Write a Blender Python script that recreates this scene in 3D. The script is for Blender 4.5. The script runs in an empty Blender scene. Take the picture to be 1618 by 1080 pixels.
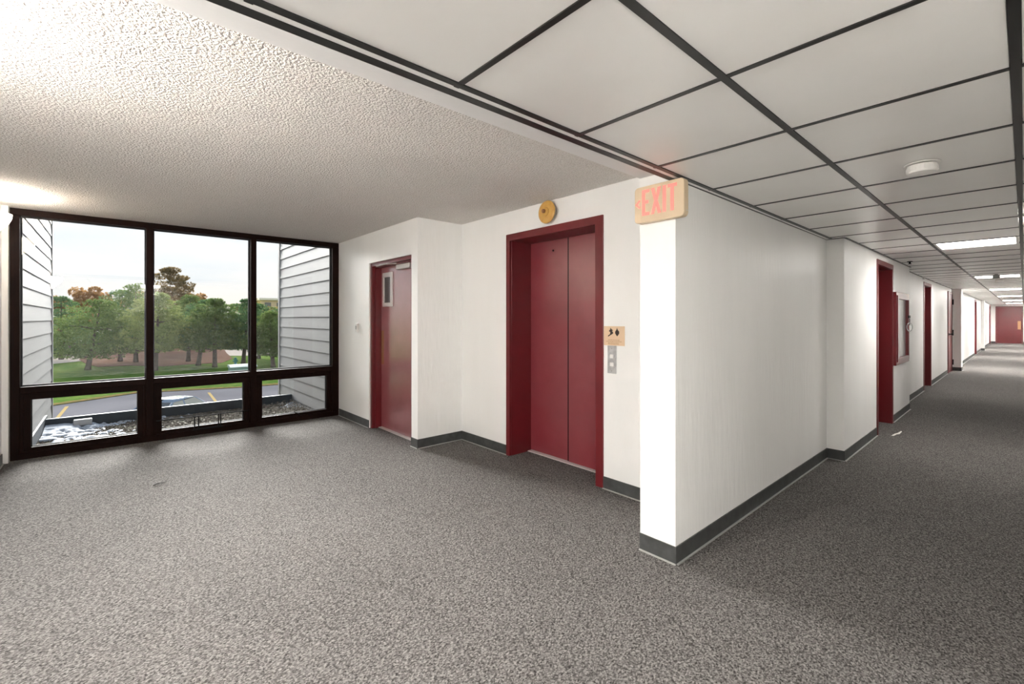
import bpy, bmesh, math, random
from mathutils import Vector, Matrix, noise as mnoise
R = random.Random(7)
S = bpy.context.scene
COL = S.collection
PI = math.pi

# ------------------------------------------------------------------ camera
F_PX, YAW = 714.48, math.radians(48.55)
cam_d = bpy.data.cameras.new('camera')
cam_d.sensor_width = 36.0
cam_d.lens = F_PX / 1618 * 36.0
cam_d.shift_y = -37.0 / 1618
cam_d.clip_start, cam_d.clip_end = 0.05, 600
cam = bpy.data.objects.new('camera', cam_d)
cam.location = (0, 0, 1.40)
cam.rotation_euler = (PI / 2, 0, YAW)
COL.objects.link(cam)
S.camera = cam

# ------------------------------------------------------------------ view, sky, sun
S.view_settings.view_transform = 'Standard'
S.view_settings.look = 'None'
S.view_settings.exposure = 2.2
S.view_settings.gamma = 1.0
S.view_settings.use_curve_mapping = False
S.cycles.use_denoising = True
S.cycles.max_bounces = 10
S.cycles.diffuse_bounces = 6
S.cycles.transparent_max_bounces = 12
S.cycles.sample_clamp_indirect = 6.0
S.cycles.caustics_reflective = False
S.cycles.caustics_refractive = False

W = bpy.data.worlds.new('evening_sky')
S.world = W
W.use_nodes = True
nt = W.node_tree
for n in list(nt.nodes):
    nt.nodes.remove(n)
N = nt.nodes.new
tc = N('ShaderNodeTexCoord'); sep = N('ShaderNodeSeparateXYZ')
nt.links.new(tc.outputs['Generated'], sep.inputs[0])
grad = N('ShaderNodeValToRGB')
nt.links.new(sep.outputs['Z'], grad.inputs[0])
e = grad.color_ramp.elements
e[0].position, e[0].color = 0.0, (1.0, 0.90, 0.80, 1)
e[1].position, e[1].color = 1.0, (0.50, 0.66, 0.92, 1)
for p, c in ((0.06, (1.0, 0.955, 0.91, 1)), (0.12, (0.97, 0.975, 0.985, 1)), (0.4, (0.78, 0.86, 0.97, 1))):
    q = e.new(p); q.color = c
mp = N('ShaderNodeMapping'); mp.inputs['Scale'].default_value = (1.3, 1.3, 13)
mp.inputs['Location'].default_value = (0.3, 0.1, 0.35)
mp.inputs['Rotation'].default_value = (0.05, 0.0, 0.0)
cl = N('ShaderNodeTexNoise'); cl.inputs['Scale'].default_value = 1.5; cl.inputs['Detail'].default_value = 4
nt.links.new(tc.outputs['Generated'], mp.inputs[0]); nt.links.new(mp.outputs[0], cl.inputs['Vector'])
cr = N('ShaderNodeValToRGB'); cr.color_ramp.elements[0].position = 0.42; cr.color_ramp.elements[1].position = 0.62
nt.links.new(cl.outputs['Fac'], cr.inputs[0])
mix = N('ShaderNodeMixRGB'); mix.inputs[2].default_value = (0.80, 0.87, 0.92, 1)
mul = N('ShaderNodeMath'); mul.operation = 'MULTIPLY'; mul.inputs[1].default_value = 0.75
nt.links.new(cr.outputs[0], mul.inputs[0]); nt.links.new(mul.outputs[0], mix.inputs[0])
nt.links.new(grad.outputs[0], mix.inputs[1])
bg = N('ShaderNodeBackground'); bg.inputs['Strength'].default_value = 0.25
out = N('ShaderNodeOutputWorld')
nt.links.new(mix.outputs[0], bg.inputs['Color']); nt.links.new(bg.outputs[0], out.inputs['Surface'])

sun_d = bpy.data.lights.new('sun_behind_cloud', 'SUN')
sun_d.energy = 4.9
sun_d.angle = math.radians(30)
sun_d.color = (1.0, 0.97, 0.93)
sun = bpy.data.objects.new('sun_behind_cloud', sun_d)
sun.rotation_euler = Vector((1.0, -0.035, -0.36)).to_track_quat('-Z', 'Y').to_euler()
sun.location = (-30, -8, 14)
COL.objects.link(sun)

# ------------------------------------------------------------------ materials
def mat(name, col, rough=0.5, spec=0.5, metal=0.0, bump=None, vary=None, emit=None, stretch=(1, 1, 1), coat=0.0):
    """bump=(scale, strength, distance, detail); vary=(scale, colour2, low, high)"""
    m = bpy.data.materials.new(name); m.use_nodes = True
    t = m.node_tree; b = t.nodes['Principled BSDF']
    b.inputs['Base Color'].default_value = (*col, 1)
    b.inputs['Roughness'].default_value = rough
    b.inputs['Specular IOR Level'].default_value = spec
    b.inputs['Metallic'].default_value = metal
    if coat:
        b.inputs['Coat Weight'].default_value = coat
        b.inputs['Coat Roughness'].default_value = 0.05 if 'car' in name else 0.28
    m.diffuse_color = (*col, 1)
    geo = t.nodes.new('ShaderNodeTexCoord'); mp = t.nodes.new('ShaderNodeMapping')
    mp.inputs['Scale'].default_value = stretch
    t.links.new(geo.outputs['Object'], mp.inputs[0])
    if vary:
        n = t.nodes.new('ShaderNodeTexNoise'); n.inputs['Scale'].default_value = vary[0]; n.inputs['Detail'].default_value = 5
        r = t.nodes.new('ShaderNodeValToRGB')
        r.color_ramp.elements[0].position, r.color_ramp.elements[0].color = vary[2], (*col, 1)
        r.color_ramp.elements[1].position, r.color_ramp.elements[1].color = vary[3], (*vary[1], 1)
        t.links.new(mp.outputs[0], n.inputs['Vector']); t.links.new(n.outputs['Fac'], r.inputs[0])
        t.links.new(r.outputs[0], b.inputs['Base Color'])
    if bump:
        n = t.nodes.new('ShaderNodeTexNoise'); n.inputs['Scale'].default_value = bump[0]; n.inputs['Detail'].default_value = bump[3]
        bp = t.nodes.new('ShaderNodeBump'); bp.inputs['Strength'].default_value = bump[1]; bp.inputs['Distance'].default_value = bump[2]
        t.links.new(mp.outputs[0], n.inputs['Vector']); t.links.new(n.outputs['Fac'], bp.inputs['Height'])
        t.links.new(bp.outputs[0], b.inputs['Normal'])
    if emit:
        b.inputs['Emission Color'].default_value = (*emit[0], 1); b.inputs['Emission Strength'].default_value = emit[1]
    return m

M = {}
M['wall'] = mat('white_plaster', (0.89, 0.885, 0.87), 0.42, 0.4, bump=(26, 0.55, 0.008, 5), stretch=(1, 1, 0.16),
                vary=(3, (0.85, 0.845, 0.83), 0.35, 0.75))
M['popcorn'] = mat('popcorn_ceiling', (0.80, 0.77, 0.735), 0.9, 0.1, bump=(80, 1.0, 0.020, 2.5), vary=(80, (0.70, 0.67, 0.63), 0.42, 0.6))
M['soffit'] = mat('soffit_plaster', (0.82, 0.81, 0.80), 0.6, 0.3, bump=(30, 0.3, 0.005, 4), stretch=(1, 0.3, 1))
M['tile'] = mat('vinyl_ceiling_tile', (0.83, 0.82, 0.80), 0.32, 0.45, vary=(2.2, (0.79, 0.775, 0.75), 0.3, 0.7))
M['tee'] = mat('black_tee_bar', (0.012, 0.012, 0.011), 0.38, 0.5)
M['red'] = mat('red_gloss_paint', (0.13, 0.008, 0.011), 0.34, 0.55, vary=(3, (0.11, 0.007, 0.0095), 0.3, 0.7), bump=(120, 0.08, 0.001, 2))
M['red_worn_sheen'] = mat('scuffed_sheen_door_paint', (0.19, 0.022, 0.030), 0.30, 1.0, vary=(5, (0.22, 0.036, 0.045), 0.35, 0.7), bump=(60, 0.08, 0.001, 3), coat=0.35)  # scuffed red, base lightened to stand in for sheen on the panels
M['red_pink'] = mat('sheen_pink_door_paint', (0.25, 0.048, 0.058), 0.27, 1.0, vary=(5, (0.30, 0.075, 0.085), 0.35, 0.7), bump=(60, 0.08, 0.001, 3), coat=1.0)  # sheen of the window light put into a pinker base colour
M['red_pink'].node_tree.nodes['Principled BSDF'].inputs['Coat IOR'].default_value = 2.3
M['red_dark'] = mat('dark_red_paint', (0.14, 0.010, 0.012), 0.38, 0.45)
M['base'] = mat('charcoal_rubber_base', (0.045, 0.047, 0.046), 0.42, 0.4, vary=(14, (0.075, 0.077, 0.076), 0.4, 0.75))
M['toe'] = mat('pale_base_toe', (0.36, 0.355, 0.34), 0.4, 0.5)
M['wood'] = mat('dark_brown_frame', (0.0085, 0.0030, 0.0021), 0.5, 0.07, vary=(9, (0.013, 0.0045, 0.0028), 0.4, 0.7), stretch=(4, 4, 0.5))
M['bead'] = mat('grey_glazing_bead', (0.055, 0.055, 0.058), 0.75, 0.1)
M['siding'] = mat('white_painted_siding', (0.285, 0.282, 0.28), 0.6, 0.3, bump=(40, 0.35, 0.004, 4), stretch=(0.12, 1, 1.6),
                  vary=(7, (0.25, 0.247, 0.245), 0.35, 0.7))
M['siding_back'] = mat('siding_shadow_gap', (0.12, 0.115, 0.11), 0.8)
M['brass'] = mat('worn_brass', (0.36, 0.185, 0.095), 0.42, 0.5, 0.5)
M['steel'] = mat('brushed_steel', (0.62, 0.62, 0.62), 0.33, 0.5, 0.6, vary=(20, (0.5, 0.5, 0.5), 0.4, 0.6))
M['alu'] = mat('satin_aluminium', (0.66, 0.63, 0.61), 0.4, 0.5, 0.35)
M['black'] = mat('black_metal', (0.006, 0.006, 0.0065), 0.5, 0.2)
M['dark_glass'] = mat('dark_wired_glass', (0.10, 0.095, 0.095), 0.12, 0.6)
M['cab_glass'] = mat('grey_cabinet_glass', (0.40, 0.385, 0.40), 0.25, 0.4)
M['bell'] = mat('yellowed_bell_gong', (0.62, 0.36, 0.09), 0.36, 0.5, vary=(30, (0.56, 0.30, 0.07), 0.4, 0.7))
M['beige'] = mat('beige_plastic', (0.62, 0.49, 0.335), 0.4, 0.3)
M['exit'] = mat('lit_red_letters', (0.45, 0.10, 0.08), 0.5, 0.1, emit=((1.0, 0.27, 0.22), 0.20))
M['paper'] = mat('tan_notice', (0.72, 0.53, 0.36), 0.5, 0.3)
M['ink'] = mat('dark_brown_print', (0.045, 0.030, 0.025), 0.6, 0.2)
M['faint_ink'] = mat('faint_brown_print', (0.42, 0.26, 0.15), 0.6, 0.2)
M['plastic'] = mat('white_plastic', (0.80, 0.78, 0.75), 0.4, 0.4)
M['grey_plastic'] = mat('grey_plastic', (0.33, 0.32, 0.31), 0.5, 0.3)
M['lamp'] = mat('lit_diffuser', (0.9, 0.9, 0.88), 0.5, 0.2, emit=((1.0, 0.97, 0.925), 34.0))
M['lamp_dim'] = mat('dimmed_lit_diffuser', (0.9, 0.9, 0.88), 0.5, 0.2, emit=((1.0, 0.97, 0.92), 7.5))
M['lamp_side'] = mat('lit_wrap_lens', (0.9, 0.9, 0.88), 0.5, 0.2, emit=((1.0, 0.965, 0.91), 8.5))
M['sconce_dim'] = mat('dim_lit_opal_glass', (0.95, 0.9, 0.8), 0.4, 0.3, emit=((1.0, 0.88, 0.70), 5.0))
M['sconce'] = mat('lit_opal_glass', (0.95, 0.9, 0.8), 0.4, 0.3, emit=((1.0, 0.965, 0.92), 78.0))
M['tape'] = mat('torn_white_tape', (0.75, 0.73, 0.69), 0.6)
M['twig'] = mat('dark_twig', (0.05, 0.045, 0.04), 0.7)
M['snow'] = mat('old_snow', (0.50, 0.545, 0.62), 0.7, 0.2, bump=(30, 0.5, 0.02, 4))
M['gravel'] = mat('roof_gravel', (0.13, 0.115, 0.09), 0.9, 0.1, vary=(6, (0.055, 0.058, 0.030), 0.4, 0.62), bump=(60, 0.8, 0.02, 3))
M['stone'] = mat('gravel_stone', (0.25, 0.215, 0.18), 0.85, 0.2, vary=(9, (0.075, 0.062, 0.047), 0.38, 0.62))
M['membrane'] = mat('slate_roof_membrane', (0.030, 0.042, 0.055), 0.6, 0.3, vary=(5, (0.045, 0.060, 0.075), 0.4, 0.7))
M['foam'] = mat('white_foam_block', (0.45, 0.45, 0.45), 0.7)
M['grass'] = mat('lawn_grass', (0.066, 0.130, 0.026), 0.9, 0.0, vary=(1.6, (0.125, 0.170, 0.045), 0.40, 0.64), bump=(3, 0.6, 0.1, 5))
M['mulch'] = mat('needle_mulch', (0.125, 0.072, 0.052), 0.95, 0.0, vary=(0.8, (0.165, 0.105, 0.08), 0.35, 0.65))
M['asphalt'] = mat('pale_asphalt', (0.150, 0.146, 0.158), 0.85, 0.0, vary=(0.25, (0.118, 0.115, 0.125), 0.4, 0.7))
M['leaf_litter'] = mat('curb_leaf_litter', (0.19, 0.13, 0.06), 0.9, 0.0, vary=(4, (0.09, 0.105, 0.035), 0.4, 0.65))
M['path'] = mat('pale_concrete_path', (0.40, 0.35, 0.31), 0.85, 0.0)
M['yellow'] = mat('faded_yellow_line', (0.33, 0.25, 0.12), 0.8, 0.0)
M['car'] = mat('pale_blue_car_paint', (0.16, 0.205, 0.27), 0.14, 0.6, 0.3, coat=0.6)
M['car_dark'] = mat('dark_car_paint', (0.03, 0.045, 0.055), 0.2, 0.5)
M['car_glass'] = mat('car_window_glass', (0.30, 0.30, 0.25), 0.06, 0.7)
M['car_glass_dark'] = mat('dark_car_glass', (0.012, 0.016, 0.022), 0.06, 0.7)
M['tyre'] = mat('tyre_rubber', (0.02, 0.02, 0.02), 0.8)
M['tail'] = mat('red_tail_lamp', (0.45, 0.02, 0.02), 0.3)
M['teal'] = mat('teal_paint', (0.03, 0.26, 0.30), 0.4, 0.5)
M['utility'] = mat('grey_green_cabinet', (0.26, 0.38, 0.34), 0.5, 0.4, vary=(2, (0.22, 0.33, 0.30), 0.4, 0.7))
M['utility_lid'] = mat('pale_green_lid', (0.30, 0.38, 0.36), 0.45, 0.4)
M['bark'] = mat('grey_brown_bark', (0.12, 0.095, 0.078), 0.9, 0.1, vary=(6, (0.065, 0.050, 0.042), 0.4, 0.65), bump=(14, 0.8, 0.03, 4))
M['tan_wall'] = mat('tan_stucco', (0.72, 0.55, 0.38), 0.8)
M['cream_wall'] = mat('cream_stucco', (0.85, 0.76, 0.64), 0.8)
M['far_glass'] = mat('far_window_glass', (0.16, 0.15, 0.15), 0.2)

def leaf_mat(name, c1, c2):
    m = mat(name, c1, 0.75, 0.2, vary=(1.1, c2, 0.34, 0.66))
    t = m.node_tree; b = t.nodes['Principled BSDF']
    tr = t.nodes.new('ShaderNodeBsdfTranslucent'); mx = t.nodes.new('ShaderNodeMixShader'); mx.inputs[0].default_value = 0.35
    o = t.nodes['Material Output']
    src = b.inputs['Base Color'].links[0].from_socket
    t.links.new(src, tr.inputs['Color'])
    t.links.new(b.outputs[0], mx.inputs[1]); t.links.new(tr.outputs[0], mx.inputs[2]); t.links.new(mx.outputs[0], o.inputs['Surface'])
    return m
M['pine'] = leaf_mat('pine_needles', (0.075, 0.128, 0.036), (0.185, 0.25, 0.072))
M['pine_blue'] = leaf_mat('blue_green_needles', (0.052, 0.115, 0.048), (0.125, 0.215, 0.085))
M['pine_yellow'] = leaf_mat('yellow_green_needles', (0.13, 0.175, 0.050), (0.27, 0.32, 0.100))
M['rust'] = leaf_mat('rust_tinged_needles', (0.13, 0.105, 0.045), (0.27, 0.185, 0.085))
M['autumn'] = leaf_mat('orange_brown_leaves', (0.33, 0.185, 0.070), (0.42, 0.26, 0.11))
M['autumn_green'] = leaf_mat('turning_leaves', (0.20, 0.19, 0.06), (0.32, 0.25, 0.08))
M['brush'] = leaf_mat('brown_brush', (0.15, 0.105, 0.085), (0.20, 0.14, 0.105))

def carpet_mat():
    m = bpy.data.materials.new('grey_loop_carpet'); m.use_nodes = True
    t = m.node_tree; b = t.nodes['Principled BSDF']; L = t.links.new
    b.inputs['Roughness'].default_value = 0.95; b.inputs['Specular IOR Level'].default_value = 0.08
    g = t.nodes.new('ShaderNodeTexCoord'); mp = t.nodes.new('ShaderNodeMapping')
    mp.inputs['Rotation'].default_value = (0, 0, 0.5); mp.inputs['Scale'].default_value = (1, 0.72, 1)
    L(g.outputs['Object'], mp.inputs[0])
    v = t.nodes.new('ShaderNodeTexVoronoi'); v.inputs['Scale'].default_value = 190; L(mp.outputs[0], v.inputs['Vector'])
    n = t.nodes.new('ShaderNodeTexNoise'); n.inputs['Scale'].default_value = 105; n.inputs['Detail'].default_value = 3; L(mp.outputs[0], n.inputs['Vector'])
    n2 = t.nodes.new('ShaderNodeTexNoise'); n2.inputs['Scale'].default_value = 1.1; n2.inputs['Detail'].default_value = 3; L(g.outputs['Object'], n2.inputs['Vector'])
    sp = t.nodes.new('ShaderNodeSeparateColor'); L(v.outputs['Color'], sp.inputs[0])
    a = t.nodes.new('ShaderNodeMath'); a.operation = 'MULTIPLY'; a.inputs[1].default_value = 0.5; L(sp.outputs[0], a.inputs[0])
    c = t.nodes.new('ShaderNodeMath'); c.operation = 'ADD'; L(a.outputs[0], c.inputs[0]); L(n.outputs['Fac'], c.inputs[1])
    d = t.nodes.new('ShaderNodeMath'); d.operation = 'SUBTRACT'; d.inputs[1].default_value = 0.20; L(c.outputs[0], d.inputs[0])
    r = t.nodes.new('ShaderNodeValToRGB')
    r.color_ramp.elements[0].position, r.color_ramp.elements[0].color = 0.22, (0.0285, 0.0258, 0.0240, 1)
    r.color_ramp.elements[1].position, r.color_ramp.elements[1].color = 0.88, (0.255, 0.241, 0.231, 1)
    q = r.color_ramp.elements.new(0.52); q.color = (0.107, 0.100, 0.0955, 1)
    L(d.outputs[0], r.inputs[0])
    r2 = t.nodes.new('ShaderNodeValToRGB')
    r2.color_ramp.elements[0].position, r2.color_ramp.elements[0].color = 0.3, (0.90, 0.90, 0.90, 1)
    r2.color_ramp.elements[1].position, r2.color_ramp.elements[1].color = 0.7, (1, 1, 1, 1)
    L(n2.outputs['Fac'], r2.inputs[0])
    mx = t.nodes.new('ShaderNodeMixRGB'); mx.blend_type = 'MULTIPLY'; mx.inputs[0].default_value = 1
    L(r.outputs[0], mx.inputs[1]); L(r2.outputs[0], mx.inputs[2]); L(mx.outputs[0], b.inputs['Base Color'])
    bp = t.nodes.new('ShaderNodeBump'); bp.inputs['Strength'].default_value = 0.7; bp.inputs['Distance'].default_value = 0.006
    L(d.outputs[0], bp.inputs['Height']); L(bp.outputs[0], b.inputs['Normal'])
    return m
M['carpet'] = carpet_mat()

def glass_mat():
    m = bpy.data.materials.new('clear_window_glass'); m.use_nodes = True
    t = m.node_tree
    for n in list(t.nodes):
        t.nodes.remove(n)
    o = t.nodes.new('ShaderNodeOutputMaterial'); tr = t.nodes.new('ShaderNodeBsdfTransparent')
    gl = t.nodes.new('ShaderNodeBsdfGlossy'); gl.inputs['Roughness'].default_value = 0.0
    fr = t.nodes.new('ShaderNodeFresnel'); fr.inputs['IOR'].default_value = 1.38
    tr.inputs['Color'].default_value = (0.97, 0.98, 0.98, 1)
    mx = t.nodes.new('ShaderNodeMixShader')
    t.links.new(fr.outputs[0], mx.inputs[0]); t.links.new(tr.outputs[0], mx.inputs[1]); t.links.new(gl.outputs[0], mx.inputs[2])
    t.links.new(mx.outputs[0], o.inputs['Surface'])
    return m
M['glass'] = glass_mat()

# ------------------------------------------------------------------ helpers
WL = {}                                   # world position of each object's frame
def B():
    return bmesh.new()
def box(b, x0, x1, y0, y1, z0, z1):
    v = [b.verts.new(p) for p in ((x0,y0,z0),(x1,y0,z0),(x1,y1,z0),(x0,y1,z0),(x0,y0,z1),(x1,y0,z1),(x1,y1,z1),(x0,y1,z1))]
    for f in ((3,2,1,0),(4,5,6,7),(0,1,5,4),(1,2,6,5),(2,3,7,6),(3,0,4,7)):
        b.faces.new([v[i] for i in f])
    return b
def prism(b, pts, fn, d0, d1):
    """pts: 2-D outline, fn(u, v, d) -> point"""
    a = [b.verts.new(fn(u, v, d0)) for u, v in pts]; c = [b.verts.new(fn(u, v, d1)) for u, v in pts]
    n = len(pts)
    b.faces.new(a[::-1]); b.faces.new(c)
    for i in range(n):
        b.faces.new([a[i], a[(i+1) % n], c[(i+1) % n], c[i]])
    return b
def ring(b, o, i, fn, d0, d1):
    """rectangular frame: o, i = (u0, u1, v0, v1)"""
    def loop(r, d):
        return [b.verts.new(fn(u, v, d)) for u, v in ((r[0],r[2]),(r[1],r[2]),(r[1],r[3]),(r[0],r[3]))]
    A, Bq, C, D = loop(o, d0), loop(o, d1), loop(i, d0), loop(i, d1)
    for k in range(4):
        j = (k+1) % 4
        for q in ((A[k],A[j],Bq[j],Bq[k]),(C[j],C[k],D[k],D[j]),(A[j],A[k],C[k],C[j]),(Bq[k],Bq[j],D[j],D[k])):
            b.faces.new(q)
    return b
def tube(b, pts, rad, n=8, cap=True):
    """rad: number or list"""
    pts = [Vector(p) for p in pts]; rr = rad if isinstance(rad, (list, tuple)) else [rad]*len(pts)
    rings = []
    for i, p in enumerate(pts):
        t = (pts[min(i+1, len(pts)-1)] - pts[max(i-1, 0)]).normalized()
        a = t.cross(Vector((0, 0, 1)) if abs(t.z) < 0.9 else Vector((1, 0, 0))).normalized(); c = t.cross(a)
        rings.append([b.verts.new(p + (a*math.cos(2*PI*k/n) + c*math.sin(2*PI*k/n))*rr[i]) for k in range(n)])
    for i in range(len(pts)-1):
        for k in range(n):
            b.faces.new((rings[i][k], rings[i][(k+1) % n], rings[i+1][(k+1) % n], rings[i+1][k]))
    if cap:
        b.faces.new(rings[0][::-1]); b.faces.new(rings[-1])
    return b
def lathe(b, prof, o, axis='z', n=24):
    """prof: (radius, height) along axis from o"""
    o = Vector(o); rings = []
    for r, h in prof:
        rg = []
        for k in range(n):
            a = 2*PI*k/n; x, y = r*math.cos(a), r*math.sin(a)
            rg.append(b.verts.new(o + Vector({'z': (x, y, h), 'y': (x, h, y), 'x': (h, x, y)}[axis])))
        rings.append(rg)
    for i in range(len(rings)-1):
        for k in range(n):
            b.faces.new((rings[i][k], rings[i][(k+1) % n], rings[i+1][(k+1) % n], rings[i+1][k]))
    b.faces.new(rings[0][::-1]); b.faces.new(rings[-1])
    return b
XF = lambda u, v, d: (d, u, v)            # plane facing +-x : u=y, v=z
YF = lambda u, v, d: (u, d, v)            # plane facing +-y : u=x, v=z
ZF = lambda u, v, d: (u, v, d)
def obj(name, b, m, parent=None, origin=None, kind=None, smooth=False, bevel=0.0, seg=1):
    if bevel:
        bmesh.ops.bevel(b, geom=list(b.edges), offset=bevel, segments=seg, affect='EDGES', profile=0.5, clamp_overlap=True)
    bmesh.ops.recalc_face_normals(b, faces=list(b.faces))
    w = WL[parent.name] if parent else Vector(origin or (0, 0, 0))
    if w.length:
        bmesh.ops.translate(b, vec=-w, verts=list(b.verts))
    me = bpy.data.meshes.new(name); b.to_mesh(me); b.free()
    me.materials.append(m)
    if smooth:
        for p in me.polygons:
            p.use_smooth = True
    o = bpy.data.objects.new(name, me); COL.objects.link(o)
    if parent:
        o.parent = parent
    else:
        o.location = w
    WL[o.name] = w
    if kind:
        o['kind'] = kind
    return o
def thing(name, loc, label=None, cat=None, group=None, kind=None):
    o = bpy.data.objects.new(name, None); o.location = loc; o.empty_display_size = 0.1
    COL.objects.link(o); WL[o.name] = Vector(loc)
    return tag(o, label, cat, group, kind)
def tag(o, label=None, cat=None, group=None, kind=None):
    for k, v in (('label', label), ('category', cat), ('group', group), ('kind', kind)):
        if v:
            o[k] = v
    return o
def copy_tree(o, loc, parent=None):
    c = o.copy(); COL.objects.link(c)
    if parent:
        c.parent = parent
    else:
        c.location = loc
    WL[c.name] = Vector(loc)
    for ch in list(o.children):
        copy_tree(ch, loc, c)
    return c
def piece(src, parent, loc):
    c = src.copy(); COL.objects.link(c); c.parent = parent; c.location = loc
    return c
ST = 'structure'

# ------------------------------------------------------------------ room shell
XW, YN, YE, YS = -6.58, 2.46, 3.04, -0.80       # window, stair-door, elevator and south wall planes
XS0, XC1, XC2, XC3 = -1.545, -1.315, -1.17, -1.29
XR, YEND, YB = 0.62, 37.7, -5.2
ZL, ZC = 2.49, 2.19

b = B(); prism(b, [(-6.62, -0.95), (-1.6, -0.95), (-1.6, YB), (XR+0.1, YB), (XR+0.1, YEND+0.1), (-1.6, YEND+0.1), (-1.6, 3.5), (-6.62, 3.5)], ZF, -0.12, 0)
floor = obj('floor', b, M['carpet'], kind=ST)
b = B(); box(b, -6.95, XS0, -0.97, 3.5, ZL, 2.85)
obj('ceiling', b, M['popcorn'], kind=ST)
b = B(); box(b, XS0-0.001, -1.345, YB, 2.404, 2.25, 2.85)
obj('trim_1', b, M['soffit'], kind=ST)
b = B(); box(b, -6.74, XS0, -0.97, YS, -0.1, 2.6)
obj('wall_south', b, M['wall'], kind=ST)
b = B(); box(b, -6.70, -6.50, YS-0.02, -0.757, 0, ZL+0.02)
obj('trim_2', b, M['wall'], kind=ST)
# wall with the stair door, ending in the pier beside the elevator
b = B(); prism(b, [(-6.74, -0.1), (-5.55, -0.1), (-5.55, 2.105), (-4.455, 2.105), (-4.455, -0.1), (-4.32, -0.1), (-4.32, 2.6), (-6.74, 2.6)], YF, YN, 2.70)
box(b, -4.455, -4.32, 2.70, 3.5, -0.1, 2.6)
obj('wall_north', b, M['wall'], kind=ST)
b = B(); prism(b, [(-4.32, -0.1), (-3.515, -0.1), (-3.515, 2.25), (-2.305, 2.25), (-2.305, -0.1), (XS0, -0.1), (XS0, 2.6), (-4.32, 2.6)], YF, YE, 3.46)
obj('wall_elevator', b, M['wall'], kind=ST)
# corridor, left side
def corridor_wall(x, y0, y1, doors):
    pts = [(y0, -0.1)]
    for a, c in doors:
        pts += [(a, -0.1), (a, 2.10), (c, 2.10), (c, -0.1)]
    pts += [(y1, -0.1), (y1, 2.6), (y0, 2.6)]
    bb = B(); prism(bb, pts, XF, XS0, x)
    return obj('wall_left', bb, M['wall'], kind=ST)
corridor_wall(XC1, 2.405, 5.385, [])
corridor_wall(XC2, 5.385, 9.22, [(6.88, 7.84)])
corridor_wall(XC3, 9.22, 16.92, [(11.80, 12.82)])
corridor_wall(-1.105, 16.92, 17.30, [])
corridor_wall(-1.25, 17.30, 28.5, [(24.60, 25.62)])
corridor_wall(-1.14, 28.5, 28.85, [])
corridor_wall(-1.25, 28.85, YEND, [(35.6, 36.62)])
b = B(); box(b, XR, XR+0.15, YB, YEND, -0.1, 2.6); obj('wall_right', b, M['wall'], kind=ST)
b = B(); box(b, XS0, XR+0.15, YEND, YEND+0.15, -0.1, 2.6); obj('wall_end', b, M['wall'], kind=ST)
b = B(); box(b, XS0-0.2, XR+0.15, YB-0.15, YB, -0.1, 2.6); obj('wall_back', b, M['wall'], kind=ST)
b = B(); box(b, XS0-0.12, XC1, YB, -0.97, -0.1, 2.26); obj('wall_back', b, M['wall'], kind=ST)

# baseboards: dark cove strip with a pale toe at the carpet
def baseboard(name, segs, h=0.10, t=0.007):
    """segs: ((x, y), (x, y), (nx, ny)) on the wall face, normal into the room"""
    bb = B(); bt = B()
    for (p, q, n) in segs:
        for w, z0, z1, u in ((bb, 0.0, h, t), (bt, 0.0, 0.006, t+0.011)):
            s = 0.0 if w is bb else t
            xs = sorted((p[0]+n[0]*s, q[0]+n[0]*u)); ys = sorted((p[1]+n[1]*s, q[1]+n[1]*u))
            box(w, xs[0], xs[1], ys[0], ys[1], z0, z1)
    o = obj(name, bb, M['base'], kind=ST)
    obj('toe_strip', bt, M['toe'], o)
    return o
baseboard('baseboard_north', [((-6.56, YN), (-5.55, YN), (0, -1)), ((-4.455, YN), (-4.313, YN), (0, -1))])
baseboard('baseboard_pier', [((-4.32, YN), (-4.32, YE-0.007), (1, 0))])
baseboard('baseboard_elevator', [((-4.32, YE), (-3.52, YE), (0, -1)), ((-2.30, YE), (XS0, YE), (0, -1))])
baseboard('baseboard_left', [((XS0, 2.405), (XC1+0.007, 2.405), (0, -1))])
baseboard('baseboard_left', [((XC1, 2.405), (XC1, 5.378), (1, 0))])
baseboard('baseboard_left', [((XC1, 5.385), (XC2+0.007, 5.385), (0, -1))])
baseboard('baseboard_left', [((XC2, 5.385), (XC2, 6.85), (1, 0))])
baseboard('baseboard_left', [((XC2, 7.88), (XC2, 9.22), (1, 0))])
baseboard('baseboard_left', [((XC3, 9.22), (XC3, 11.77), (1, 0))])
baseboard('baseboard_left', [((XC3, 12.85), (XC3, 15.90), (1, 0))])
baseboard('baseboard_left', [((XC3, 16.92), (-1.098, 16.92), (0, -1)), ((-1.105, 16.92), (-1.105, 17.30), (1, 0))])
baseboard('baseboard_left', [((-1.25, 17.30), (-1.25, 24.57), (1, 0)), ((-1.25, 25.65), (-1.25, 28.49), (1, 0))])
baseboard('baseboard_left', [((-1.25, 28.5), (-1.133, 28.5), (0, -1)), ((-1.14, 28.5), (-1.14, 28.85), (1, 0))])
baseboard('baseboard_left', [((-1.25, 28.85), (-1.25, 35.57), (1, 0)), ((-1.25, 36.65), (-1.25, YEND), (1, 0))])
baseboard('baseboard_end', [((-1.25, YEND), (-1.08, YEND), (0, -1)), ((-0.03, YEND), (XR, YEND), (0, -1))])
baseboard('baseboard_right', [((XR, YB), (XR, YEND), (-1, 0))])
baseboard('baseboard_south', [((-6.5, YS), (XS0, YS), (0, 1))])

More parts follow.
